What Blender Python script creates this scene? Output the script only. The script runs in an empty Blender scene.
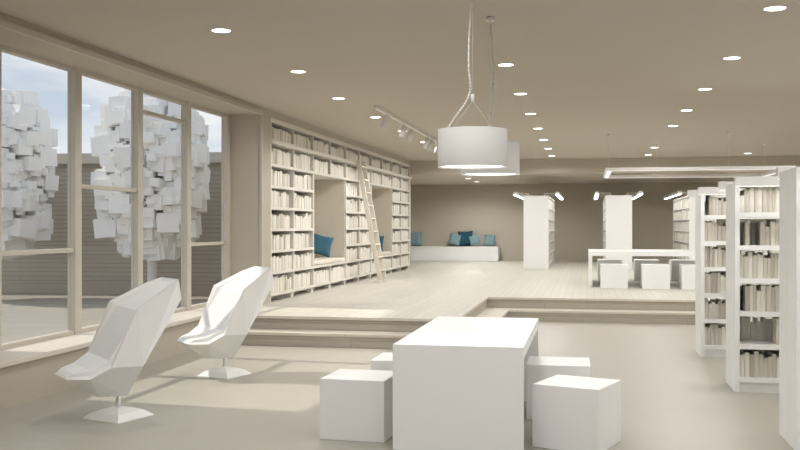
import bpy, bmesh, math, random
from mathutils import Vector, Matrix
R = random.Random(7)
scn = bpy.context.scene
COL = scn.collection
PI = math.pi
# ------------------------------------------------------------------ frame of the place (metres)
F_PX = 950.0; YAW = math.atan(187/950.0); EYE = 1.6
P = .365          # platform height
H = 3.425         # ceiling
XB = -4.93        # plane of the bookcase wall
XW = -5.42        # plane of the window wall
def lin(c):
    c /= 255.0
    return c/12.92 if c <= .04045 else ((c+.055)/1.055)**2.4
def rgb(r, g, b): return (lin(r), lin(g), lin(b), 1)
# ------------------------------------------------------------------ materials
def mat(name, col, rough=.6, spec=.4, var=0, scale=6, bump=0, bscale=200, coord='Object'):
    m = bpy.data.materials.new(name); m.use_nodes = True
    nt = m.node_tree; b = nt.nodes['Principled BSDF']
    b.inputs['Base Color'].default_value = col
    b.inputs['Roughness'].default_value = rough
    b.inputs['Specular IOR Level'].default_value = spec
    tc = nt.nodes.new('ShaderNodeTexCoord')
    if var:
        n = nt.nodes.new('ShaderNodeTexNoise'); n.inputs['Scale'].default_value = scale; n.inputs['Detail'].default_value = 4
        nt.links.new(tc.outputs[coord], n.inputs['Vector'])
        mx = nt.nodes.new('ShaderNodeMix'); mx.data_type = 'RGBA'
        mx.inputs[6].default_value = tuple(c*(1-var) for c in col[:3])+(1,)
        mx.inputs[7].default_value = tuple(min(1, c*(1+var)) for c in col[:3])+(1,)
        nt.links.new(n.outputs['Fac'], mx.inputs[0]); nt.links.new(mx.outputs[2], b.inputs['Base Color'])
    if bump:
        n2 = nt.nodes.new('ShaderNodeTexNoise'); n2.inputs['Scale'].default_value = bscale
        nt.links.new(tc.outputs[coord], n2.inputs['Vector'])
        bp = nt.nodes.new('ShaderNodeBump'); bp.inputs['Strength'].default_value = bump; bp.inputs['Distance'].default_value = .01
        nt.links.new(n2.outputs['Fac'], bp.inputs['Height']); nt.links.new(bp.outputs['Normal'], b.inputs['Normal'])
    return m
def emis(name, col, s):
    m = bpy.data.materials.new(name); m.use_nodes = True
    nt = m.node_tree; nt.nodes.clear()
    o = nt.nodes.new('ShaderNodeOutputMaterial'); e = nt.nodes.new('ShaderNodeEmission')
    e.inputs['Color'].default_value = col; e.inputs['Strength'].default_value = s
    nt.links.new(e.outputs[0], o.inputs[0]); return m
def planks(name, c1, c2, cm, bw, rh, axis='xy', rough=.5, spec=.35, offset=.37, mortar=.004):
    """boards: rows of height rh, bw long; axis gives (along boards, across boards)"""
    m = bpy.data.materials.new(name); m.use_nodes = True
    nt = m.node_tree; b = nt.nodes['Principled BSDF']
    b.inputs['Roughness'].default_value = rough; b.inputs['Specular IOR Level'].default_value = spec
    tc = nt.nodes.new('ShaderNodeTexCoord'); sp = nt.nodes.new('ShaderNodeSeparateXYZ'); cb = nt.nodes.new('ShaderNodeCombineXYZ')
    nt.links.new(tc.outputs['Object'], sp.inputs[0])
    nt.links.new(sp.outputs['XYZ'.index(axis[0].upper())], cb.inputs[0]); nt.links.new(sp.outputs['XYZ'.index(axis[1].upper())], cb.inputs[1])
    br = nt.nodes.new('ShaderNodeTexBrick'); br.offset = offset; br.squash = 1
    br.inputs['Color1'].default_value = c1; br.inputs['Color2'].default_value = c2; br.inputs['Mortar'].default_value = cm
    br.inputs['Scale'].default_value = 1; br.inputs['Mortar Size'].default_value = mortar; br.inputs['Mortar Smooth'].default_value = .2
    br.inputs['Brick Width'].default_value = bw; br.inputs['Row Height'].default_value = rh
    nt.links.new(cb.outputs[0], br.inputs['Vector'])
    st = nt.nodes.new('ShaderNodeVectorMath'); st.operation = 'MULTIPLY'; st.inputs[1].default_value = (1.2, 22, 1)
    nt.links.new(cb.outputs[0], st.inputs[0])
    n = nt.nodes.new('ShaderNodeTexNoise'); n.inputs['Scale'].default_value = 2.2; n.inputs['Detail'].default_value = 5
    nt.links.new(st.outputs[0], n.inputs['Vector'])
    rp = nt.nodes.new('ShaderNodeMapRange'); rp.inputs[1].default_value = .3; rp.inputs[2].default_value = .7; rp.inputs[3].default_value = .9; rp.inputs[4].default_value = 1.04
    nt.links.new(n.outputs['Fac'], rp.inputs[0])
    mx = nt.nodes.new('ShaderNodeMix'); mx.data_type = 'RGBA'; mx.blend_type = 'MULTIPLY'; mx.inputs[0].default_value = 1
    nt.links.new(br.outputs['Color'], mx.inputs[6]); nt.links.new(rp.outputs[0], mx.inputs[7])
    nt.links.new(mx.outputs[2], b.inputs['Base Color'])
    return m
M = {}
M['wall'] = mat('wall_paint', (.465, .425, .358, 1), .8, .2, .02, 3)
M['ceil'] = mat('ceiling_paint', (.515, .468, .40, 1), .85, .15)
M['trim'] = mat('frame_paint', (.52, .485, .42, 1), .55, .3)
M['sill'] = mat('sill_stone', (.64, .60, .535, 1), .45, .4, .04, 8)
M['concrete'] = mat('floor_concrete', (.395, .374, .324, 1), .42, .35, .05, 5, .03, 300)
M['wood'] = planks('pale_oak_boards', (.535, .515, .452, 1), (.57, .548, .483, 1), (.44, .41, .35, 1), 3.1, .128, 'yx', .55)
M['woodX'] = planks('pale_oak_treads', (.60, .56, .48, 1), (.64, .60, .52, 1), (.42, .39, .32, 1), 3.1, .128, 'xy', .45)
M['riser'] = planks('oak_riser_boards_shaded', (.43, .395, .33, 1), (.46, .425, .36, 1), (.33, .30, .245, 1), 2.3, .095, 'xz', .6, offset=.31)  # same wood as the deck, upright-face shading painted in as darker tone
M['riserY'] = planks('oak_side_boards_shaded', (.43, .395, .33, 1), (.46, .425, .36, 1), (.33, .30, .245, 1), 2.3, .095, 'yz', .6)  # side risers share that painted-in shading of the deck wood
M['case'] = mat('cream_lacquer', (.67, .645, .585, 1), .5, .3)
M['niche'] = mat('niche_felt', (.60, .555, .48, 1), .9, .1, .06, 40)
M['caseback'] = mat('shelf_back_panel_shaded', (.26, .235, .195, 1), .85, .1)  # shade above and behind the books is put into this dark colour
M['fencebase'] = mat('fence_base', (.47, .42, .355, 1), .7, .2)
M['pad'] = mat('cream_seat_cloth', (.68, .65, .575, 1), .9, .1, .04, 60)
M['white'] = mat('white_lacquer', (.83, .825, .815, 1), .45, .35)
M['white_sat'] = mat('white_shell', (.83, .825, .815, 1), .3, .45)
M['book'] = mat('cream_book', (.70, .675, .61, 1), .7, .2)
M['book2'] = mat('ivory_book', (.54, .51, .445, 1), .7, .2)
M['book3'] = mat('buff_book', (.43, .40, .345, 1), .7, .2)
M['teal'] = mat('dark_teal_cloth', (.03, .095, .13, 1), .9, .1, .12, 60)
M['blue'] = mat('blue_cloth', (.05, .125, .18, 1), .9, .1, .12, 60)
M['aqua'] = mat('pale_teal_cloth', (.19, .30, .325, 1), .9, .1, .08, 60)
M['metal'] = mat('white_metal', (.72, .70, .67, 1), .35, .5)
M['ladder'] = mat('pale_ladder_wood', (.66, .62, .54, 1), .5, .3, .05, 12)
M['shade'] = mat('lamp_fabric', (.60, .588, .568, 1), .85, .1, .02, 90)
M['foliage'] = mat('white_blocks', (.88, .875, .865, 1), .7, .2)
M['ground'] = planks('paving', (.39, .355, .305, 1), (.405, .37, .32, 1), (.32, .29, .25, 1), 1.2, .3, 'xy', .8, .2)
M['fence'] = planks('fence_boards', (.47, .42, .355, 1), (.485, .435, .37, 1), (.33, .295, .25, 1), 40, .102, 'xz', .7, .2, mortar=.008)
M['fencecap'] = mat('fence_cap', (.60, .55, .475, 1), .7, .2)
M['lamp'] = emis('lamp_glow', (1, .98, .95, 1), 7)
M['pend'] = emis('pendant_glow', (1, .98, .95, 1), 5)
M['tube'] = emis('tube_glow', (1, .98, .95, 1), 13)
M['canopy'] = emis('canopy_glow', (1, .98, .95, 1), 10)
M['soft'] = emis('soft_tube_glow', (1, .97, .92, 1), 1.0)
def glass():
    m = bpy.data.materials.new('window_glass'); m.use_nodes = True
    nt = m.node_tree; nt.nodes.clear()
    o = nt.nodes.new('ShaderNodeOutputMaterial'); t = nt.nodes.new('ShaderNodeBsdfTransparent'); g = nt.nodes.new('ShaderNodeBsdfGlossy')
    t.inputs[0].default_value = (1, 1, 1, 1); g.inputs['Roughness'].default_value = .02
    mx = nt.nodes.new('ShaderNodeMixShader'); lw = nt.nodes.new('ShaderNodeLayerWeight'); lw.inputs[0].default_value = .5
    pw = nt.nodes.new('ShaderNodeMath'); pw.operation = 'POWER'; pw.inputs[1].default_value = 5; nt.links.new(lw.outputs['Facing'], pw.inputs[0])
    fr = nt.nodes.new('ShaderNodeMath'); fr.operation = 'MULTIPLY_ADD'; fr.inputs[1].default_value = .08; fr.inputs[2].default_value = .015; nt.links.new(pw.outputs[0], fr.inputs[0])
    nt.links.new(fr.outputs[0], mx.inputs[0]); nt.links.new(t.outputs[0], mx.inputs[1]); nt.links.new(g.outputs[0], mx.inputs[2])
    nt.links.new(mx.outputs[0], o.inputs[0]); return m
M['glass'] = glass()
# ------------------------------------------------------------------ mesh helpers
def box(bm, x0, x1, y0, y1, z0, z1, mtx=None):
    vs = [bm.verts.new((x, y, z)) for z in (z0, z1) for y in (y0, y1) for x in (x0, x1)]
    if mtx is not None:
        for v in vs: v.co = mtx @ v.co
    for f in ((0, 2, 3, 1), (4, 5, 7, 6), (0, 1, 5, 4), (2, 6, 7, 3), (0, 4, 6, 2), (1, 3, 7, 5)):
        bm.faces.new([vs[i] for i in f])
    return vs
def tube(bm, p, q, r, n=12, r2=None):
    p, q = Vector(p), Vector(q); d = (q-p).normalized()
    a = d.orthogonal().normalized(); b = d.cross(a); r2 = r if r2 is None else r2
    A = [bm.verts.new(p+(a*math.cos(2*PI*i/n)+b*math.sin(2*PI*i/n))*r) for i in range(n)]
    B = [bm.verts.new(q+(a*math.cos(2*PI*i/n)+b*math.sin(2*PI*i/n))*r2) for i in range(n)]
    for i in range(n):
        f = bm.faces.new((A[i], A[(i+1) % n], B[(i+1) % n], B[i])); f.smooth = True
    bm.faces.new(A[::-1]); bm.faces.new(B)
def path_tube(bm, pts, r, n=8):
    for a, b in zip(pts[:-1], pts[1:]): tube(bm, a, b, r, n)
def lathe(bm, prof, n=48, c=(0, 0, 0), close=False):
    rings = []
    for (r, z) in prof:
        rings.append([bm.verts.new((c[0]+r*math.cos(2*PI*i/n), c[1]+r*math.sin(2*PI*i/n), c[2]+z)) for i in range(n)])
    for A, B in zip(rings[:-1], rings[1:]):
        for i in range(n):
            f = bm.faces.new((A[i], A[(i+1) % n], B[(i+1) % n], B[i])); f.smooth = True
    if close:
        bm.faces.new(rings[0][::-1]); bm.faces.new(rings[-1])
def new(): return bmesh.new()
def mesh_of(name, bm, bevel=0, fix=True):
    if bevel:
        bmesh.ops.bevel(bm, geom=[e for e in bm.edges], offset=bevel, segments=2, affect='EDGES', profile=.5)
    if fix: bmesh.ops.recalc_face_normals(bm, faces=bm.faces[:])
    me = bpy.data.meshes.new(name); bm.to_mesh(me); bm.free(); return me
def obj(name, bm, m, parent=None, bevel=0, loc=None):
    me = bm if isinstance(bm, bpy.types.Mesh) else mesh_of(name, bm, bevel)
    if not me.materials:
        for k in (m if isinstance(m, (list, tuple)) else [m]): me.materials.append(k)
    o = bpy.data.objects.new(name, me); COL.objects.link(o)
    if parent: o.parent = parent
    if loc: o.location = loc
    return o
def tag(o, label, cat, group=None, kind=None):
    o['label'] = label; o['category'] = cat
    if group: o['group'] = group
    if kind: o['kind'] = kind
    return o
def thing(name, label, cat, loc=(0, 0, 0), rz=0, group=None):
    o = bpy.data.objects.new(name, None); COL.objects.link(o)
    o.empty_display_size = .1; o.location = loc; o.rotation_euler = (0, 0, rz)
    return tag(o, label, cat, group)
def copy_tree(o, parent=None):
    c = o.copy(); COL.objects.link(c)
    if parent: c.parent = parent
    for ch in list(o.children): copy_tree(ch, c)
    return c
def B1(x0, x1, y0, y1, z0, z1):
    bm = new(); box(bm, x0, x1, y0, y1, z0, z1); return bm
def struct(name, bm, m, label=None, cat=None, bevel=0):
    o = obj(name, bm, m, None, bevel); o['kind'] = 'structure'
    if label: o['label'] = label; o['category'] = cat
    return o
ORD = ['first', 'second', 'third', 'fourth', 'fifth', 'sixth', 'seventh', 'eighth', 'ninth', 'tenth', 'eleventh', 'twelfth', 'thirteenth', 'fourteenth', 'fifteenth', 'sixteenth', 'seventeenth', 'eighteenth', 'nineteenth', 'twentieth']
# ------------------------------------------------------------------ the setting
XR, YN = 8.6, -4.0
S1, S2 = P/2, P
Y0, YB = 12.02, 33.3         # first riser, back wall
RX, RY = -1.69, 16.35        # corner of the sunken bay
struct('floor', B1(-5.45, XR, YN, 16.6, -.12, 0), M['concrete'], 'smooth pale beige concrete floor of the lower area', 'floor')
bm = new()                                                                  # upper platform: deck with a thin nosing
box(bm, -5.1, RX+.02, Y0+.38-.025, RY-.02, S2-.035, S2); box(bm, -5.7, XR, RY-.02, 26.6, S2-.035, S2); box(bm, -8.4, XR, 26.6, YB+.1, S2-.035, S2)
struct('platform', bm, M['wood'], 'raised reading platform of pale wooden boards', 'platform')
bm = new(); box(bm, -4.96, RX+.02, Y0+.345, Y0+.356, S2-.035, S2+.001); box(bm, RX+.02, XR, RY-.03, RY-.0195, S2-.035, S2+.001); struct('platform_nosing', bm, M['woodX'], 'thin wooden nosing on the platform edge', 'nosing')
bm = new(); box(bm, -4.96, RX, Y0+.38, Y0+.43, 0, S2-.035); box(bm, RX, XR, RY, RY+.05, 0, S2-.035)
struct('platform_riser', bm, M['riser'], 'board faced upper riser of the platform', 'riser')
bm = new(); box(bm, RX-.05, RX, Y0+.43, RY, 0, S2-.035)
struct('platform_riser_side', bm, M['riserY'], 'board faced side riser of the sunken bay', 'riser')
bm = new()
box(bm, -4.96, RX+.40, Y0-.02, Y0+.40, S1-.035, S1); box(bm, RX-.01, RX+.40, Y0+.4, RY, S1-.035, S1); box(bm, RX+.40, XR, RY-.42, RY, S1-.035, S1)
struct('step', bm, M['woodX'], 'wooden step running along the platform edge', 'step')
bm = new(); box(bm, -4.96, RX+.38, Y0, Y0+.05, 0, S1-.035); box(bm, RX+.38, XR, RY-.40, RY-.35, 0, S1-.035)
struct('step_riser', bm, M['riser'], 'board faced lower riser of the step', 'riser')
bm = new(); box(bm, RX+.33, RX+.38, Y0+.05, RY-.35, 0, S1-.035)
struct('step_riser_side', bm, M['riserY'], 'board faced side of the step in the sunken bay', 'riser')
struct('ceiling', B1(-5.8, XR+.1, YN, 26.6, H, H+.15), M['ceil'], 'flat beige ceiling with round recessed lights', 'ceiling')
struct('ceiling_bulkhead', B1(-8.5, XR+.1, 26.45, YB+.1, 3.03, H+.15), M['ceil'], 'lowered beige ceiling at the back of the room', 'ceiling')
struct('wall_back', B1(-8.5, XR+.1, YB, YB+.15, 0, 3.1), M['wall'], 'taupe wall at the back of the room', 'wall')
struct('baseboard_back', B1(-8.4, XR, YB-.02, YB, P, P+.09), M['wall'])
struct('wall_right', B1(XR, XR+.15, YN, YB, 0, H), M['wall'])
struct('wall_alcove', B1(-8.5, -8.4, 26.6, YB, 0, 3.1), M['wall'])
bm = new(); box(bm, -8.4, -4.95, 26.6, 26.74, P, H)
struct('wall_alcove_return', bm, M['wall'])
# left wall: pillar and lining round the bookcase, parapet below the windows, lintel above
YR = 13.93; YC0, PITCH, NC = 14.44, 1.2, 10; YC1 = YC0+PITCH*NC
bm = new()
box(bm, -5.54, XB, YR, YC0-.055, P, H); box(bm, -5.75, XB, YC1+.055, 26.6, P, H)
box(bm, -5.75, XB, YC0-.055, YC1+.055, 3.315, H); box(bm, -5.54, -5.44, YC0-.055, 16.2, 0, 3.315); box(bm, -5.80, -5.70, 16.1, 26.6, 0, H); box(bm, -5.70, -5.54, 16.1, 16.2, 0, 3.315)
struct('wall_left', bm, M['wall'], 'taupe wall framing the built-in bookcase', 'wall')
struct('wall_parapet', B1(XW-.14, -4.98, YN, YR, 0, .37), M['wall'], 'low taupe wall under the window sill', 'wall')
struct('wall_lintel', B1(XW-.14, XB, YN, YR, 3.31, H), M['wall'], 'taupe bulkhead above the windows', 'wall')
bm = new(); box(bm, XB, XB+.035, YN, YR+.02, 3.30, 3.355); box(bm, XB, XB+.035, YR-.02, YR+.02, .42, 3.335)
struct('trim_1', bm, M['trim'], 'slim casing around the window recess', 'trim')
struct('window_sill', B1(XW-.02, -4.94, YN, YR, .37, .42), M['sill'], 'deep pale sill running under the windows', 'window sill', .006)
# windows
POST = [8.07, 9.52, 10.98, 12.45, 13.93]
TR = [[1.33], [2.03], [3.025], [1.33]]
def window(n, a, b, trans, label):
    bm = new()
    box(bm, XW-.095, XW, b-.13, b, .42, 3.335)                                         # post on the far side
    box(bm, XW-.10, XW-.015, a, b-.13, 3.265, 3.335); box(bm, XW-.10, XW-.015, a, b-.13, .42, .465)
    fr = obj('window_frame', bm, M['trim'], None, 0)
    w = bpy.data.objects.new('window_%d' % n, None); COL.objects.link(w)
    w['kind'] = 'structure'; w['label'] = label; w['category'] = 'window'
    fr.parent = w
    bm = new()
    for z in trans: box(bm, XW-.09, XW-.02, a, b-.13, z-.022, z+.022)
    if trans: obj('transom', bm, M['trim'], w)
    obj('pane', B1(XW-.066, XW-.06, a, b-.13, .465, 3.265), M['glass'], w)
LBL = ['window pane with low bar, leftmost in the photo', 'second window from the left, bar at mid height', 'third window from the left, bar near its top', 'fourth window, next to the corner, low bar']
for i in range(4): window(i+1, POST[i], POST[i+1], TR[i], LBL[i])
bm = new(); box(bm, XW-.095, XW, 8.07-.13, 8.07, .42, 3.335)
struct('window_post', bm, M['trim'])
struct('wall_left_front', B1(XW-.14, XW+.0, YN, 7.94, .37, H), M['wall'])
# wall behind the camera: glazed from side to side
bm = new(); box(bm, -5.6, XR, YN-.15, YN, 0, .5); box(bm, -5.6, XR, YN-.15, YN, 3.2, H); box(bm, XR-1.2, XR, YN-.15, YN, .5, 3.2); box(bm, -5.6, -4.9, YN-.15, YN, .5, 3.2)
struct('wall_front', bm, M['wall'])
w = bpy.data.objects.new('window_5', None); COL.objects.link(w); w['kind'] = 'structure'
bm = new()
for i in range(8): box(bm, -4.9+i*1.757, -4.8+i*1.757, YN-.12, YN-.02, .5, 3.2)
obj('window_frame', bm, M['trim'], w); obj('pane', B1(-4.9, XR-1.2, YN-.08, YN-.07, .5, 3.2), M['glass'], w)
# ------------------------------------------------------------------ outside
struct('ground', B1(-60, XW-.14, -30, 60, -.2, 0), M['ground'], 'greige paved yard outside the windows', 'ground')
t = thing('fence', 'tall grey-brown fence of horizontal boards across the yard', 'fence', (-13.1, 20.25, 0), math.radians(4.7))
obj('board_panel', B1(-22, 6.9, 0, .1, .235, 3.06), M['fence'], t)
obj('base_board', B1(-22, 6.9, -.02, .1, 0, .23), M['fencebase'], t)
obj('cap', B1(-22, 6.9, -.05, .2, 3.06, 3.28), M['fencecap'], t); obj('drip_lip', B1(-22, 6.9, -.12, -.0501, 3.035, 3.085), M['fencecap'], t)
def tree(x, y, seed, label):
    r = random.Random(seed)
    t = thing('block_tree', label, 'tree', (x, y, 0), r.uniform(0, 6), 'block trees in the yard')
    bm = new(); lathe(bm, [(.11, 0), (.10, .3), (.097, 1.4), (.097, 2.6)], 12, close=True); obj('trunk', bm, M['foliage'], t)
    bm = new(); n = 0
    def add(p, sz, tilt):
        m = Matrix.Translation(p) @ Matrix.Rotation(r.uniform(-tilt, tilt), 4, 'X') @ Matrix.Rotation(.25+r.uniform(-.35, .35), 4, 'Z') @ Matrix.Rotation(r.uniform(-tilt, tilt), 4, 'Y')
        box(bm, -sz, sz, -sz, sz, -sz*r.uniform(.8, 1), sz*r.uniform(.8, 1), m)
    def width(z):                                   # crown radius over its height -1..1
        return .62+.38*math.cos((z+.1)*1.25) if z > -.1 else .58+.42*math.cos((z+.1)*1.5)
    while n < 1400:
        p = Vector((r.uniform(-1, 1), r.uniform(-1, 1), r.uniform(-1, 1))); q = math.hypot(p.x, p.y)
        if q > 1 or p.z > .96: continue
        inner = n < 120
        if inner and q > .6 or (not inner and q < .68 and abs(p.z) < .8): continue
        k = width(p.z)*(1 if abs(p.z) < .8 else .72)
        sz = r.uniform(.17, .24) if inner else r.choice((.05, .06, .07, .08, .095, .12, .15, .19))*r.uniform(.85, 1.15)
        add((p.x*k*1.07, p.y*k*1.07, 2.72+p.z*1.68), sz, .12); n += 1
    obj('foliage', bm, M['foliage'], t)
def at(px, t, z=0):
    c = (px-400)/F_PX*t
    return (c*math.cos(YAW)-t*math.sin(YAW), c*math.sin(YAW)+t*math.cos(YAW), z)
x, y, _ = at(152, 20.1); tree(x, y, 3, 'white sculptural tree of stacked cubes, whole crown seen behind the window posts')
x, y, _ = at(-4, 20.3); tree(x, y, 11, 'white sculptural tree of stacked cubes, crown cut by the photo left edge')
# ------------------------------------------------------------------ built-in bookcase
def zk(k): return .505+.348*k
case = thing('bookcase', 'tall cream built-in wall bookcase with two reading niches', 'bookcase', (XB, YC0, P))
def cb(name, x0, x1, y0, y1, z0, z1, m='case', bevel=0):                       # world box -> part of the case
    return obj(name, B1(x0-XB, x1-XB, y0-YC0, y1-YC0, z0-P, z1-P), M[m], case, bevel)
DEP = .36
col = lambda i: YC0+PITCH*i
T = .022
NICHE = [(2, 4), (6, 8)]
inn = lambda i: any(a <= i < b for a, b in NICHE)
# back boards
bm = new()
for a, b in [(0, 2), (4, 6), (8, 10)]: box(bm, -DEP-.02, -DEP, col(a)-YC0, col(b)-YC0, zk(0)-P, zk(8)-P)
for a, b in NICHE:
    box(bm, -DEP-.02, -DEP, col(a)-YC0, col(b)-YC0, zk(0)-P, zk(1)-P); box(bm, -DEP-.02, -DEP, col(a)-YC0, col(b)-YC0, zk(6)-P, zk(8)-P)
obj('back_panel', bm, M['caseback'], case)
for k in range(9):
    segs = [(0, 10)] if k in (0, 1, 6, 7, 8) else [(0, 2), (4, 6), (8, 10)]
    for a, b in segs:
        cb('shelf', XB-DEP, XB, col(a)-T, col(b)+T, zk(k)-.045, zk(k))
for i in range(11):
    edge_of = [n for n in NICHE if n[0] < i < n[1]]
    if edge_of:
        cb('upright', XB-DEP, XB-.004, col(i)-T, col(i)+T, zk(0), zk(1)-.045); cb('upright', XB-DEP, XB-.004, col(i)-T, col(i)+T, zk(6), zk(8)-.045)
    else:
        cb('upright', XB-DEP, XB-.002, col(i)-T, col(i)+T, zk(0), zk(8)-.045)
    cb('foot', XB-.13, XB-.03, col(i)-.06, col(i)+.06, P, zk(0)-.045)
cb('plinth', XB-DEP, XB-.26, col(0), col(10), P, zk(0)-.045)
cb('side_panel', XB-DEP, XB+.006, YC0-.055, YC0-T, P, 3.315); cb('side_panel', XB-DEP, XB+.006, YC1+T, YC1+.055, P, 3.315)
cb('cornice', XB-DEP, XB+.01, YC0-.055, YC1+.055, zk(8), 3.315)
bm = new(); box(bm, -.02, .05, -.08, YC1-YC0+.06, zk(7)-.04-P, zk(7)+.03-P)
o = obj('ladder_rail', bm, M['case'], case, .012)
ND = .68
for a, b in NICHE:
    y0, y1 = col(a)+T-YC0, col(b)-T-YC0; z0, z1 = zk(1)-P, zk(6)-.045-P
    bm = new()
    box(bm, -ND-.03, -ND, y0-.02, y1+.02, z0-.03, z1+.03); box(bm, -ND, -.03, y0-.001, y0+.02, z0, z1); box(bm, -ND, -.03, y1-.02, y1+.001, z0, z1)
    obj('niche_lining', bm, M['niche'], case)
    obj('niche_board', B1(-ND, -DEP, y0, y1, z1, z1+.045), M['case'], case); obj('niche_board', B1(-ND, -DEP, y0, y1, z0-.045, z0), M['case'], case)
    o = obj('seat_cushion', B1(-.62, .0, -(y1-y0)/2+.03, (y1-y0)/2-.03, 0, .075), M['pad'], None, .02, (XB-.01, YC0+(y0+y1)/2, zk(1)+.001))
    tag(o, 'long cream seat pad in the %s niche of the wall bookcase' % ('nearer' if a == 2 else 'farther'), 'cushion', 'niche seat pads')
# ------------------------------------------------------------------ books
bm = new()                                     # unit book: spine at x=0 facing +x, one wide (y), one high (z)
prof = [(-1, .0), (-.02, 0), (0, .12), (.012, .5), (0, .88), (-.02, 1), (-1, 1)]
lo = [bm.verts.new((x, y, 0)) for x, y in prof]; hi = [bm.verts.new((x, y, 1)) for x, y in prof]
for i in range(len(prof)):
    j = (i+1) % len(prof); bm.faces.new((lo[i], lo[j], hi[j], hi[i]))
bm.faces.new(lo[::-1])
pl = [bm.verts.new((x, y, 1)) for x, y in [(-1, .14), (-.06, .14), (-.06, .86), (-1, .86)]]
pb = [bm.verts.new((v.co.x, v.co.y, .975)) for v in pl]
# top rim of the cover and the sunken page block
bm.faces.new((hi[0], hi[1], hi[2], hi[3], pl[1], pl[0])); bm.faces.new((hi[3], hi[4], hi[5], hi[6], pl[3], pl[2])); bm.faces.new((hi[3], pl[2], pl[1]))
for i in range(3): bm.faces.new((pl[i], pl[i+1], pb[i+1], pb[i]))
bm.faces.new(pb)
BOOK = {}
base = mesh_of('book', bm)
for k in ('book', 'book2', 'book3'):
    BOOK[k] = base.copy(); BOOK[k].materials.append(M[k])
STUFF = new()
def put_book(x, y, z, d, w, h, rz, key, label=None, group=None):
    """spine faces +x before the turn rz"""
    if label:
        o = bpy.data.objects.new('book', BOOK[key]); COL.objects.link(o)
        o.location = (x, y, z); o.rotation_euler = (0, 0, rz); o.scale = (d, w, h)
        tag(o, label, 'book', group)
    else:
        m = Matrix.Translation((x, y, z)) @ Matrix.Rotation(rz, 4, 'Z')
        box(STUFF, -d, 0, 0, w*.995, 0, h, m)
def widths(r, length, wmin, wmax):
    out = []; s = 0
    while True:
        w = r.uniform(wmin, wmax)
        if s+w > length: break
        out.append(w); s += w
    return out, length-s
for i in range(NC):
    for k in range(8):
        if inn(i) and 1 <= k < 6: continue
        r = random.Random(1000+i*10+k)
        ws, gap = widths(r, PITCH-2*T-.02, .055, .12)
        y = col(i)+T+.01
        start_gap = r.random() < .22
        if start_gap: y += min(gap+.0, .1)
        hh = .24
        for j, w in enumerate(ws):
            if r.random() < .3: hh = r.uniform(.205, .265)
            h_ = min(.288, max(.16, hh+r.uniform(-.014, .014)))
            if r.random() < .1: h_ = r.uniform(.17, .21)
            key = r.choice(('book', 'book', 'book', 'book2'))
            lab = None
            if i < 2:
                lab = 'cream book, %s from left on %s shelf from top, %s column of tall wall bookcase' % (ORD[j], ORD[7-k], ORD[i])
            d = r.uniform(.2, .24)
            put_book(XB-.03-r.uniform(0, .015), y, zk(k)+.001, d, w*.997, h_, 0, key, lab, 'books in the built-in wall bookcase')
            y += w
# ------------------------------------------------------------------ ladder
lad = thing('library_ladder', 'pale wooden library ladder leaning on the wall bookcase', 'ladder', (-4.32, 19.78, P))
TOPX, TOPZ = -.495, 2.63
ang = math.atan2(-TOPX, TOPZ)
def rail(y):
    bm = new(); m = Matrix.Rotation(-ang, 4, 'Y'); L = math.hypot(TOPX, TOPZ)
    box(bm, -.045, .045, y-.018, y+.018, .03, L, m); return bm
for y in (.018, .482): obj('rail', rail(y), M['ladder'], lad, .004)
for i in range(9):
    z = .27+i*.278; x = TOPX*z/TOPZ
    obj('tread', B1(x-.05, x+.06, .036, .464, z-.014, z+.014), M['ladder'], lad, .003)
for y in (.018, .482):
    bm = new(); tube(bm, (.0, y-.03, .035), (.0, y+.03, .035), .035, 16); obj('wheel', bm, M['metal'], lad)
for y in (.018, .482):
    bm = new(); path_tube(bm, [(TOPX, y, TOPZ-.02), (TOPX+.0, y, TOPZ-.05)], .012)
    obj('hook', bm, M['metal'], lad)
# ------------------------------------------------------------------ cushions
def pillow_mesh(s, th, seed):
    bm = new(); n = 14; top = {}; bot = {}
    for i in range(n+1):
        for j in range(n+1):
            u, v = i/n*2-1, j/n*2-1
            pin = 1-.10*(1-u*u)*(v*v)-0*u; pin2 = 1-.10*(1-v*v)*(u*u)
            x, z = u*s/2*pin2, v*s/2*pin
            p = max(0, (1-u**4)*(1-v**4))**.6*th/2
            p *= 1+.08*math.sin(3*u+seed)*math.cos(4*v+seed)
            top[i, j] = bm.verts.new((x, p, z))
            bot[i, j] = top[i, j] if i in (0, n) or j in (0, n) else bm.verts.new((x, -p, z))
    for i in range(n):
        for j in range(n):
            for d in (top, bot):
                f = bm.faces.new((d[i, j], d[i+1, j], d[i+1, j+1], d[i, j+1])); f.smooth = True
    return mesh_of('pillow', bm)
PG = 'scatter cushions'
def pillow(x, y, z, s, key, label, rx=-.2, ry=0, rz=0, th=.16):
    """z = surface it rests on; rz=0 faces -Y"""
    o = obj('cushion', pillow_mesh(s, th, x), M[key])
    o.rotation_mode = 'XYZ'; o.rotation_euler = (rx, ry, rz)
    bpy.context.view_layer.update()
    lo = min((o.matrix_basis.to_3x3() @ v.co).z for v in o.data.vertices)
    o.location = (x, y, z-lo)
    tag(o, label, 'cushion', PG); return o
zs = zk(1)+.078
pillow(-5.35, 18.80, zs, .45, 'blue', 'blue scatter cushion on the seat of the nearer bookcase niche', -.32, .24, .35)
pillow(-5.30, 23.70, zs, .42, 'blue', 'blue scatter cushion on the seat of the farther bookcase niche', -.32, .14, .35)
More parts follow.
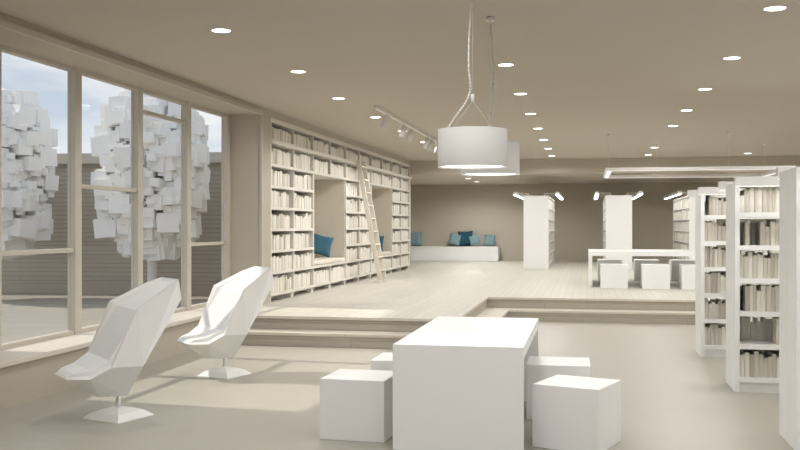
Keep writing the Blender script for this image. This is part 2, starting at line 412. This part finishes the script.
# bench at the back
ben = thing('bench', 'long low white bench against the back wall', 'bench', (-2.99, 32.62, P))
obj('body', B1(-4.6, 0, .02, .66, 0, .45), M['white'], ben, .006)
obj('seat_board', B1(-4.6, .0, 0, .66, .45, .495), M['white'], ben, .006)
zb = P+.497
pillow(-5.98, 33.05, zb, .52, 'aqua', 'pale teal cushion alone on the bench, beside the wall bookcase', -.22, 0, .1)
pillow(-4.52, 32.86, zb, .42, 'aqua', 'pale teal cushion leaning on the dark one from its left', -.3, .22, -.1, .14)
pillow(-4.17, 33.08, zb, .53, 'teal', 'large dark teal cushion in the middle of the bench group', -.18, -.06, .05)
pillow(-3.83, 32.84, zb, .37, 'aqua', 'small pale teal cushion leaning on the dark one from its right', -.3, -.28, .1, .13)
pillow(-3.33, 33.05, zb, .40, 'aqua', 'pale teal cushion standing alone near the bench right end', -.22, .08, 0, .14)
# ------------------------------------------------------------------ freestanding bookcases of the back area (long side in Y)
def light_bar(parent, x, y0, y1, z, along='y'):
    bm = new()
    def bar(a, c, z0, z1):
        if along == 'y': box(bm, x+a, x+c, y0, y1, z0, z1)
        else: box(bm, y0, y1, x+a, x+c, z0, z1)
    bar(-.05, .05, z-.03, z+.045); bar(-.05, -.045, z-.045, z-.03); bar(.045, .05, z-.045, z-.03)
    for e0, e1 in ((y0, y0+.006), (y1-.006, y1)):
        if along == 'x': box(bm, e0, e1, x-.045, x+.045, z-.045, z-.03)
    b = obj('light_bar', bm, M['metal'], parent)
    zz = z-.0465 if along == 'y' else z-.0305
    bm = new(); bar(-.0445, .0445, zz-.001, zz); bm.verts.ensure_lookup_table()
    obj('diffuser', bm, M['tube' if along == 'y' else 'canopy'], b)
def back_case(x0, x1, label, idx):
    yA, yB_, ht = 27.0, 32.0, 2.065
    t = thing('freestanding_bookcase', label, 'bookcase', ((x0+x1)/2, yA, P), 0, 'white freestanding bookcases on the platform')
    w = (x1-x0)/2; L = yB_-yA
    obj('end_panel', B1(-w, w, 0, .04, 0, ht), M['white'], t, .004); obj('end_panel', B1(-w, w, L-.04, L, 0, ht), M['white'], t)
    obj('spine_panel', B1(-.012, .012, .04, L-.04, .1, ht-.04), M['white'], t)
    obj('top_board', B1(-w, w, .04, L-.04, ht-.04, ht), M['white'], t)
    obj('plinth', B1(-w+.02, w-.02, .04, L-.04, 0, .1), M['white'], t)
    for s in (-1, 1):
        for k in range(6):
            z = .1+k*.32
            a, b = sorted((s*.012, s*w)); obj('shelf', B1(a, b, .04, L-.04, z, z+.03), M['white'], t)
        for q in range(1, 5):
            a, b = sorted((s*.012, s*(w-.01))); obj('divider', B1(a, b, L*q/5-.012, L*q/5+.012, .13, ht-.04), M['white'], t)
        light_bar(t, s*(w+.24), 0, L, ht+.07)
        for q in (.15, 1.7, 3.3, 4.85):
            a, b = sorted((s*(w-.12), s*(w+.19))); obj('bracket', B1(a, b, q-.012, q+.012, ht+.06, ht+.08), M['metal'], t)
        for q in (.15, 1.7, 3.3, 4.85):
            a, b = sorted((s*(w-.14), s*(w-.1))); obj('post', B1(a, b, q-.012, q+.012, ht, ht+.08), M['metal'], t)
        r = random.Random(idx*10+s)
        for k in range(6):
            for q in range(5):
                y = L*q/5+.05; end = L*(q+1)/5-.03
                while True:
                    bw = r.uniform(.04, .09)
                    if y+bw > end: break
                    if r.random() > .06:
                        put_book((x0+x1)/2+s*(w-.02), yA+y+(bw if s < 0 else 0), P+.131+k*.32, .22, bw, r.uniform(.19, .27), 0 if s > 0 else PI, 'book')
                    y += bw
back_case(-1.76, -1.055, 'white double sided bookcase standing alone left of the long far table', 1)
back_case(.515, 1.225, 'white double sided bookcase behind the left end of the far table', 2)
back_case(2.74, 3.45, 'white double sided bookcase at the back, partly hidden by the right-hand bookcases', 3)
# ------------------------------------------------------------------ right-hand bookcases (long side in X), on the lower floor
def right_case(xl, yf, label, bars, n_vis, idx, which):
    L, D, ht = 1.95, .60, 2.01
    t = thing('open_bookcase', label, 'bookcase', (xl, yf, 0), 0, 'white open bookcases along the right side')
    for d0 in (0, D/2+.003):
        obj('end_panel', B1(0, .045, d0, d0+D/2-.003, 0, ht), M['white'], t, .003)
    for xx in (.98, 1.905): obj('upright', B1(xx, xx+.045, 0, D, 0, ht), M['white'], t)
    obj('top_board', B1(.045, L, 0, D, ht-.03, ht), M['white'], t)
    obj('plinth', B1(.045, L, .03, D-.03, 0, .095), M['white'], t)
    for k in range(6):
        z = .098+k*.316
        obj('shelf', B1(.045, L-.045, 0, D, z, z+.045), M['white'], t)
    for y, x0 in ((-.20, bars[0]), (D+.20, bars[1])):
        light_bar(t, y, x0, L, ht+.0, 'x')
        for q in (.3, 1.6):
            a, b = sorted((y, .1 if y < 0 else D-.1)); obj('bracket', B1(q-.012, q+.012, a, b, ht+.0, ht+.02), M['metal'], t)
    for k in range(6):
        z = .143+k*.316
        for side in (0, 1):
            r = random.Random(idx*100+k*7+side)
            x = .05+(r.choice((0, 0, .05)) if side == 0 else 0); j = 0; hh = .24
            if side == 0 and idx == 2 and k == 1: x += .28
            while x < L-.1:
                bw = r.uniform(.025, .05)
                if x < .98 < x+bw+.005: x = 1.03; continue
                if x+bw > L-.05: break
                if r.random() < .3: hh = r.uniform(.2, .255)
                h_ = min(.25, hh+r.uniform(-.03, .02))
                if r.random() < .1: h_ = r.uniform(.15, .2)
                if side == 0 and idx == 2 and k == 4 and .12 < x < .2: x += bw; continue
                d = r.uniform(.17, .21)
                key = r.choice(('book', 'book2', 'book2', 'book3'))
                lab = None
                if side == 0 and n_vis > 0 and x < n_vis:
                    lab = 'buff book, %s from left on %s shelf from top of %s' % (ORD[j], ORD[5-k], which)
                if side == 0: put_book(xl+x, yf+.03+r.uniform(0, .02), z+.001, d, bw*.97, h_, -PI/2, key, lab, 'books in the right-hand bookcases')
                else: put_book(xl+x+bw, yf+D-.03, z+.001, d, bw*.97, h_, PI/2, key)
                x += bw; j += 1
right_case(1.355, 12.02, 'white open bookcase, farthest of the three on the right', (-.055, -.07), .30, 1, 'farthest right-hand bookcase')
right_case(1.39, 9.55, 'white open bookcase, middle of the three on the right', (-.03, -.045), .385, 2, 'middle right-hand bookcase')
right_case(1.445, 7.10, 'white open bookcase nearest the camera, cut by the right edge', (.03, .02), 0, 3, '')
o = obj('books', STUFF, M['book']); tag(o, 'rows of cream books filling the remaining shelves', 'books', None, 'stuff')
# ------------------------------------------------------------------ tables and cube stools
def panel_table(name, label, x, y, w, l, h, th, group=None):
    t = thing(name, label, 'table', (x, y, 0 if y < 12 else P))
    obj('tabletop', B1(0, w, 0, l, h-th, h), M['white'], t)
    return t
t = panel_table('reading_table', 'large white slab table under the drum lamps, in the foreground', -1.36, 6.64, .925, 2.13, .75, .085)
obj('leg_panel', B1(0, .925, 0, .085, 0, .665), M['white'], t); obj('leg_panel', B1(0, .925, 2.045, 2.13, 0, .665), M['white'], t)
t = panel_table('reading_table', 'long white table on the platform below the slim hanging light', .03, 19.52, 4.1, 2.1, .705, .085)
obj('leg_panel', B1(0, .075, 0, 2.1, 0, .62), M['white'], t); obj('leg_panel', B1(4.025, 4.1, 0, 2.1, 0, .62), M['white'], t)
SM = None
def stool(x, y, z, s, h, rz, label, group):
    o = obj('cube_stool', B1(-s/2, s/2, -s/2, s/2, 0, h), M['white'], None, .005, (x, y, z))
    o.rotation_euler = (0, 0, rz); tag(o, label, 'stool', group)
G = 'cube stools around the front table'
stool(-1.70, 7.09, 0, .50, .455, -.05, 'white cube stool at the near left of the front table', G)
stool(-1.545, 8.12, 0, .52, .455, 0, 'white cube stool at the far left of the front table, mostly hidden', G)
stool(-.07, 7.075, 0, .50, .455, -.34, 'white cube stool turned at an angle, near right of the front table', G)
stool(-.235, 8.13, 0, .52, .455, .02, 'white cube stool at the far right of the front table, behind another stool', G)
G = 'cube stools around the far table'
for i, x in enumerate((.52, 1.31, 2.05)):
    stool(x, 19.24, P, .52, .47, 0, 'white cube stool in the %s row of the far table, %s from left' % ('front', ORD[i]), G)
for i, x in enumerate((.50, 1.31, 2.10)):
    stool(x, 22.10, P, .53, .46, 0, 'white cube stool in the shaded back row of the far table, %s from left' % ORD[i], G)
# ------------------------------------------------------------------ faceted swivel chairs
half = dict(A=(.468, .20, .378), R1=(.313, .33, .383), R2=(.165, .39, .471), W=(-.04, .41, .937), T1=(-.325, .29, 1.095), T=(-.445, .22, 1.145),
            S=(-.46, .25, .984), C2=(-.10, .36, .462), D1=(-.027, .17, .20), D0=(.212, .17, .211),
            a=(.45, .175, .395), r1=(.30, .285, .405), r2=(.155, .335, .49), w=(-.06, .352, .925), t1=(-.32, .235, 1.072), t=(-.425, .175, 1.118),
            p=(.412, .20, .42), q=(.30, .265, .445), k=(.165, .315, .522), m=(-.085, .31, .905), n=(-.335, .195, 1.065))
bm = new(); V = {}
for k_, (u, v, z) in half.items():
    V[k_, 1] = bm.verts.new((u, v, z)); V[k_, -1] = bm.verts.new((u, -v, z))
sidef = ['R2 W T1 T S C2', 'R1 R2 D1 D0', 'R2 C2 D1', 'A R1 D0',
         'A a r1 R1', 'R1 r1 r2 R2', 'R2 r2 w W', 'W w t1 T1', 'T1 t1 t T',
         'a p r1', 'p q r1', 'q k r2 r1', 'r2 k m w', 'w m n t1', 't1 n t']
for f in sidef:
    for s in (1, -1):
        vs = [V[q, s] for q in f.split()]
        bm.faces.new(vs if s > 0 else vs[::-1])
for pr_ in ('A D0', 'D0 D1', 'D1 C2', 'C2 S', 'S T', 'T t', 't n', 'n m', 'm k', 'k q', 'q p', 'p a', 'a A'):
    a, b = pr_.split(); bm.faces.new((V[a, 1], V[b, 1], V[b, -1], V[a, -1]))
shell = mesh_of('shell', bm)
def lounge(x, y, rz, label):
    t = thing('swivel_chair', label, 'chair', (x, y, 0), rz, 'faceted swivel chairs by the window')
    obj('shell', shell, M['white_sat'], t)
    bm = new(); tube(bm, (0, 0, .05), (0, 0, .205), .02, 20); obj('stem', bm, M['white_sat'], t)
    bm = new(); rings = []
    for (r, z) in ((.29, .0), (.29, .006), (.21, .05), (.12, .076), (.03, .088)):
        rings.append([bm.verts.new((r*math.cos(q*PI/2-.28), r*math.sin(q*PI/2-.28), z)) for q in range(4)])
    for A_, B_ in zip(rings[:-1], rings[1:]):
        for i in range(4): bm.faces.new((A_[i], A_[(i+1) % 4], B_[(i+1) % 4], B_[i]))
    bm.faces.new(rings[0][::-1]); bm.faces.new(rings[-1])
    obj('base', bm, M['white_sat'], t)
    return t
CH = math.atan2(-.693, -.7209)
lounge(-3.84, 7.325, CH, 'white faceted swivel lounge chair nearest the camera, by the low sill')
lounge(-3.80, 9.60, CH, 'white faceted swivel lounge chair farther back, near the steps')
# ------------------------------------------------------------------ drum pendants
def pendant(px, t, rot, bulge, zb_, label):
    x, y, _ = at(px, t)
    r = .256
    th = thing('pendant_lamp', label, 'lamp', (x, y, zb_), YAW+rot, 'drum pendant lamps above the front table')
    bm = new(); lathe(bm, [(r, 0), (r, .278), (r-.006, .278), (r-.006, 0), (r, 0)], 64); obj('lamp_shade', bm, M['shade'], th)
    bm = new(); lathe(bm, [(.001, .262), (r-.007, .262), (r-.007, .272), (.001, .272)], 48); obj('shade_top', bm, M['shade'], th)
    bm = new(); lathe(bm, [(.001, .012), (r-.008, .012), (r-.008, .016), (.001, .016)], 48); obj('diffuser', bm, M['pend'], th)
    j = .51; top = H-zb_
    bm = new(); tube(bm, (0, 0, j-.03), (0, 0, j+.03), .014, 12); obj('cord_joint', bm, M['metal'], th)
    bm = new(); tube(bm, (0, 0, j+.02), (0, 0, top-.03), .0015, 6); obj('suspension_wire', bm, M['metal'], th)
    bm = new(); tube(bm, (0, 0, j-.02), (-.16, 0, .272), .002, 6); tube(bm, (0, 0, j-.02), (.16, 0, .272), .002, 6); obj('bridle_wire', bm, M['metal'], th)
    bm = new()
    ctl = [(-.195, -.02, .27), (-.12, -.02, .385), (-.055, -.02, .475), (.018*bulge, -.02, .58), (.030*bulge, -.02, .72), (.028*bulge, -.02, .95), (.012*bulge, -.01, 1.2), (.0, -.0, top-.03)]
    ctl = [Vector(c) for c in ctl]; ctl = [2*ctl[0]-ctl[1]]+ctl+[2*ctl[-1]-ctl[-2]]
    pts = []
    for q in range(1, len(ctl)-2):
        for u in range(5):
            u /= 5; a_, b_, c_, d_ = ctl[q-1:q+3]
            pts.append(.5*(2*b_+(c_-a_)*u+(2*a_-5*b_+4*c_-d_)*u*u+(3*b_-a_-3*c_+d_)*u**3))
    pts.append(ctl[-2])
    path_tube(bm, pts, .0065, 8); obj('power_cord', bm, M['metal'], th)
    bm = new(); lathe(bm, [(.001, top-.035), (.036, top-.035), (.038, top-.03), (.038, top), (.001, top)], 24); obj('ceiling_rose', bm, M['metal'], th)
    return x, y
PEND = [pendant(472.6, 7.02, 0, -1, 2.028, 'white drum pendant lamp, the nearer and larger looking of two'), pendant(490.2, 8.32, 1.15, 1, 2.042, 'white drum pendant lamp behind the other, above the table far end')]
# ------------------------------------------------------------------ slim rectangular hanging light over the far table
lf = thing('hanging_light', 'slim white rectangular hanging light above the far table', 'lamp', (.367, 19.45, 2.69), 0)
for y in (0, 2.9):
    b = obj('bar', B1(0, 3.58, y, y+.14, 0, .06), M['metal'], lf, .004)
    obj('diffuser', B1(.03, 3.55, y+.03, y+.11, -.004, -.0005), M['soft'], b)
for x in (0, 3.44):
    b = obj('end_bar', B1(x, x+.14, .141, 2.899, 0, .06), M['metal'], lf, .004)
    obj('diffuser', B1(x+.03, x+.11, .15, 2.89, -.004, -.0005), M['soft'], b)
for x, y in ((.06, .45), (2.36, .45), (1.2, 2.97), (3.52, 2.97)):
    yy = .07 if y < 1 else 2.97
    bm = new(); tube(bm, (x, yy, .055), (x, yy, H-2.69-.015), .002, 6); obj('suspension_wire', bm, M['metal'], lf)
    bm = new(); lathe(bm, [(.001, 0), (.03, 0), (.03, .015), (.001, .015)], 12, (x, yy, H-2.69-.0155)); obj('ceiling_rose', bm, M['metal'], lf)
# ------------------------------------------------------------------ track light
tr = thing('track_light', 'white ceiling track with tilted spot heads in front of the wall bookcase', 'lamp', (-3.15, 14.1, H))
obj('track', B1(-.028, .028, 0, 6.8, -.05, 0), M['metal'], tr, .003)
def spot_light(name, loc, aim, energy, ang, blend=.6, size=.06, col=(1, .985, .97)):
    l = bpy.data.lights.new(name, 'SPOT'); l.energy = energy; l.spot_size = ang; l.spot_blend = blend; l.shadow_soft_size = size; l.color = col
    o = bpy.data.objects.new(name, l); COL.objects.link(o); o.location = loc
    o.rotation_euler = (Vector(aim)-Vector(loc)).to_track_quat('-Z', 'Y').to_euler(); return o
E_TRACK, E_DOWN, E_SUN, E_SKY = 45, 94, 2.6, .98
for y in (.82, 2.38, 3.09, 4.84, 5.46, 6.3):
    bm = new(); tube(bm, (0, y, -.075), (-.075, y, -.265), .048, 20)
    s = obj('spot_head', bm, M['metal'], tr)
    bm = new(); tube(bm, (0, y, -.05), (0, y, -.09), .012, 10); obj('spindle', bm, M['metal'], s)
    spot_light('track_spot', (-3.15-.079, 14.1+y, H-.275), (XB, 14.1+y, 1.2), E_TRACK, 1.5)
# ------------------------------------------------------------------ recessed downlights
bm = new(); lathe(bm, [(.085, -.005), (.091, -.006), (.094, 0), (.085, 0), (.085, -.005)], 40); ringm = mesh_of('trim_ring', bm)
bm = new(); lathe(bm, [(.001, -.004), (.0848, -.004), (.0848, -.001), (.001, -.001)], 40); discm = mesh_of('lens', bm)
GRID = []
for rowname, x, ys in (('left', -3.5, (1.1, 3.55, 5.97, 8.40, 10.82, 13.22, 15.65, 18.05, 20.5, 22.88, 25.25)), ('middle', -.905, (1.1, 3.55, 5.97, 10.82, 13.25, 15.65, 18.05, 20.46, 22.85, 25.22)),
                       ('right', 1.55, (1.1, 3.55, 5.97, 8.44, 10.86, 13.27, 15.66, 18.06, 23.0, 25.3)), ('far right', 4.0, (1.1, 3.55, 5.97, 8.44, 10.86, 13.27, 15.66, 18.06, 23.0, 25.33)),
                       ('outermost', 6.45, (1.1, 3.55, 5.97, 8.44, 10.86, 13.27, 15.66, 18.06, 23.0, 25.33))):
    for y in ys: GRID.append((rowname, -3.36 if rowname == 'left' and y < 11.5 else x, y, H))
GRID += [('lowered', -3.55, 28.78, 3.03), ('lowered', -3.55, 31.05, 3.03), ('lowered', 6.0, 29.5, 3.03)]
VIS = {'left': 8, 'middle': 10, 'right': 8, 'far right': 23, 'lowered': 0}
cnt = {}
for rowname, x, y, z in GRID:
    vis = rowname in VIS and y > VIS[rowname] and x < 5
    if vis:
        c = cnt[rowname] = cnt.get(rowname, 0)+1
        lab = ('round recessed light in the lowered ceiling at the back, %s one' % ('nearer' if c == 1 else 'farther')) if rowname == 'lowered' else 'round recessed ceiling light, %s from the camera in the %s row' % (ORD[c-1], rowname)
        t = thing('downlight', lab, 'ceiling light', (x, y, z), 0, 'round recessed ceiling lights')
        obj('trim_ring', ringm, M['metal'], t); obj('lens', discm, M['lamp'], t)
    spot_light('downlight_spot', (x, y, z-.012), (x, y, 0), E_DOWN*(2.5 if z < 3.2 else 1.25 if y > 17 else .9 if y < 7 else 1.04), 2.95, .5, .07)
# pendants' light
for x, y in PEND:
    spot_light('pendant_spot', (x, y, 2.035), (x, y, 0), 14, 2.3, .5, .2)
# ------------------------------------------------------------------ sun and sky
sun = bpy.data.lights.new('sun', 'SUN'); sun.energy = E_SUN; sun.angle = math.radians(1.2); sun.color = (1, .94, .83)
so = bpy.data.objects.new('sun', sun); COL.objects.link(so); so.location = (-20, 20, 20)
so.rotation_euler = Vector((1, -.08, -1.0)).to_track_quat('-Z', 'Y').to_euler()
w = bpy.data.worlds.new('sky'); scn.world = w; w.use_nodes = True
nt = w.node_tree; bg = nt.nodes['Background']
tc = nt.nodes.new('ShaderNodeTexCoord'); sp = nt.nodes.new('ShaderNodeSeparateXYZ'); nt.links.new(tc.outputs['Generated'], sp.inputs[0])
mp = nt.nodes.new('ShaderNodeMapping'); mp.inputs['Scale'].default_value = (1.6, 1.6, 7.5); mp.inputs['Rotation'].default_value = (.12, .25, .4)
nt.links.new(tc.outputs['Generated'], mp.inputs[0])
n = nt.nodes.new('ShaderNodeTexNoise'); n.inputs['Scale'].default_value = 1.7; n.inputs['Detail'].default_value = 7; n.inputs['Roughness'].default_value = .52; n.inputs['Distortion'].default_value = .4
nt.links.new(mp.outputs[0], n.inputs['Vector'])
cr = nt.nodes.new('ShaderNodeValToRGB'); cr.color_ramp.elements[0].position = .45; cr.color_ramp.elements[1].position = .64
cr.color_ramp.elements[0].color = (0, 0, 0, 1); cr.color_ramp.elements[1].color = (1, 1, 1, 1)
nt.links.new(n.outputs['Fac'], cr.inputs[0])
gr = nt.nodes.new('ShaderNodeValToRGB'); gr.color_ramp.elements[0].position = 0; gr.color_ramp.elements[1].position = .3
gr.color_ramp.elements[0].color = rgb(208, 218, 228); gr.color_ramp.elements[1].color = rgb(172, 190, 210)
nt.links.new(sp.outputs[2], gr.inputs[0])
mx = nt.nodes.new('ShaderNodeMix'); mx.data_type = 'RGBA'; mx.inputs[7].default_value = rgb(246, 246, 246)
nt.links.new(cr.outputs[0], mx.inputs[0]); nt.links.new(gr.outputs[0], mx.inputs[6]); nt.links.new(mx.outputs[2], bg.inputs[0])
bg.inputs[1].default_value = E_SKY
# ------------------------------------------------------------------ camera
cam = bpy.data.cameras.new('camera'); cam.sensor_width = 36; cam.lens = 36*F_PX/800; cam.clip_end = 300
cam.shift_y = -(225.3-225)/800*-1
co = bpy.data.objects.new('camera', cam); COL.objects.link(co)
co.location = (0, 0, EYE); co.rotation_euler = (PI/2, 0, YAW); scn.camera = co
scn.view_settings.view_transform = 'Standard'; scn.view_settings.look = 'None'; scn.view_settings.gamma = 1; scn.view_settings.use_curve_mapping = False
scn.view_settings.exposure = .12
scn.cycles.max_bounces = 10; scn.cycles.diffuse_bounces = 6; scn.cycles.sample_clamp_indirect = 8
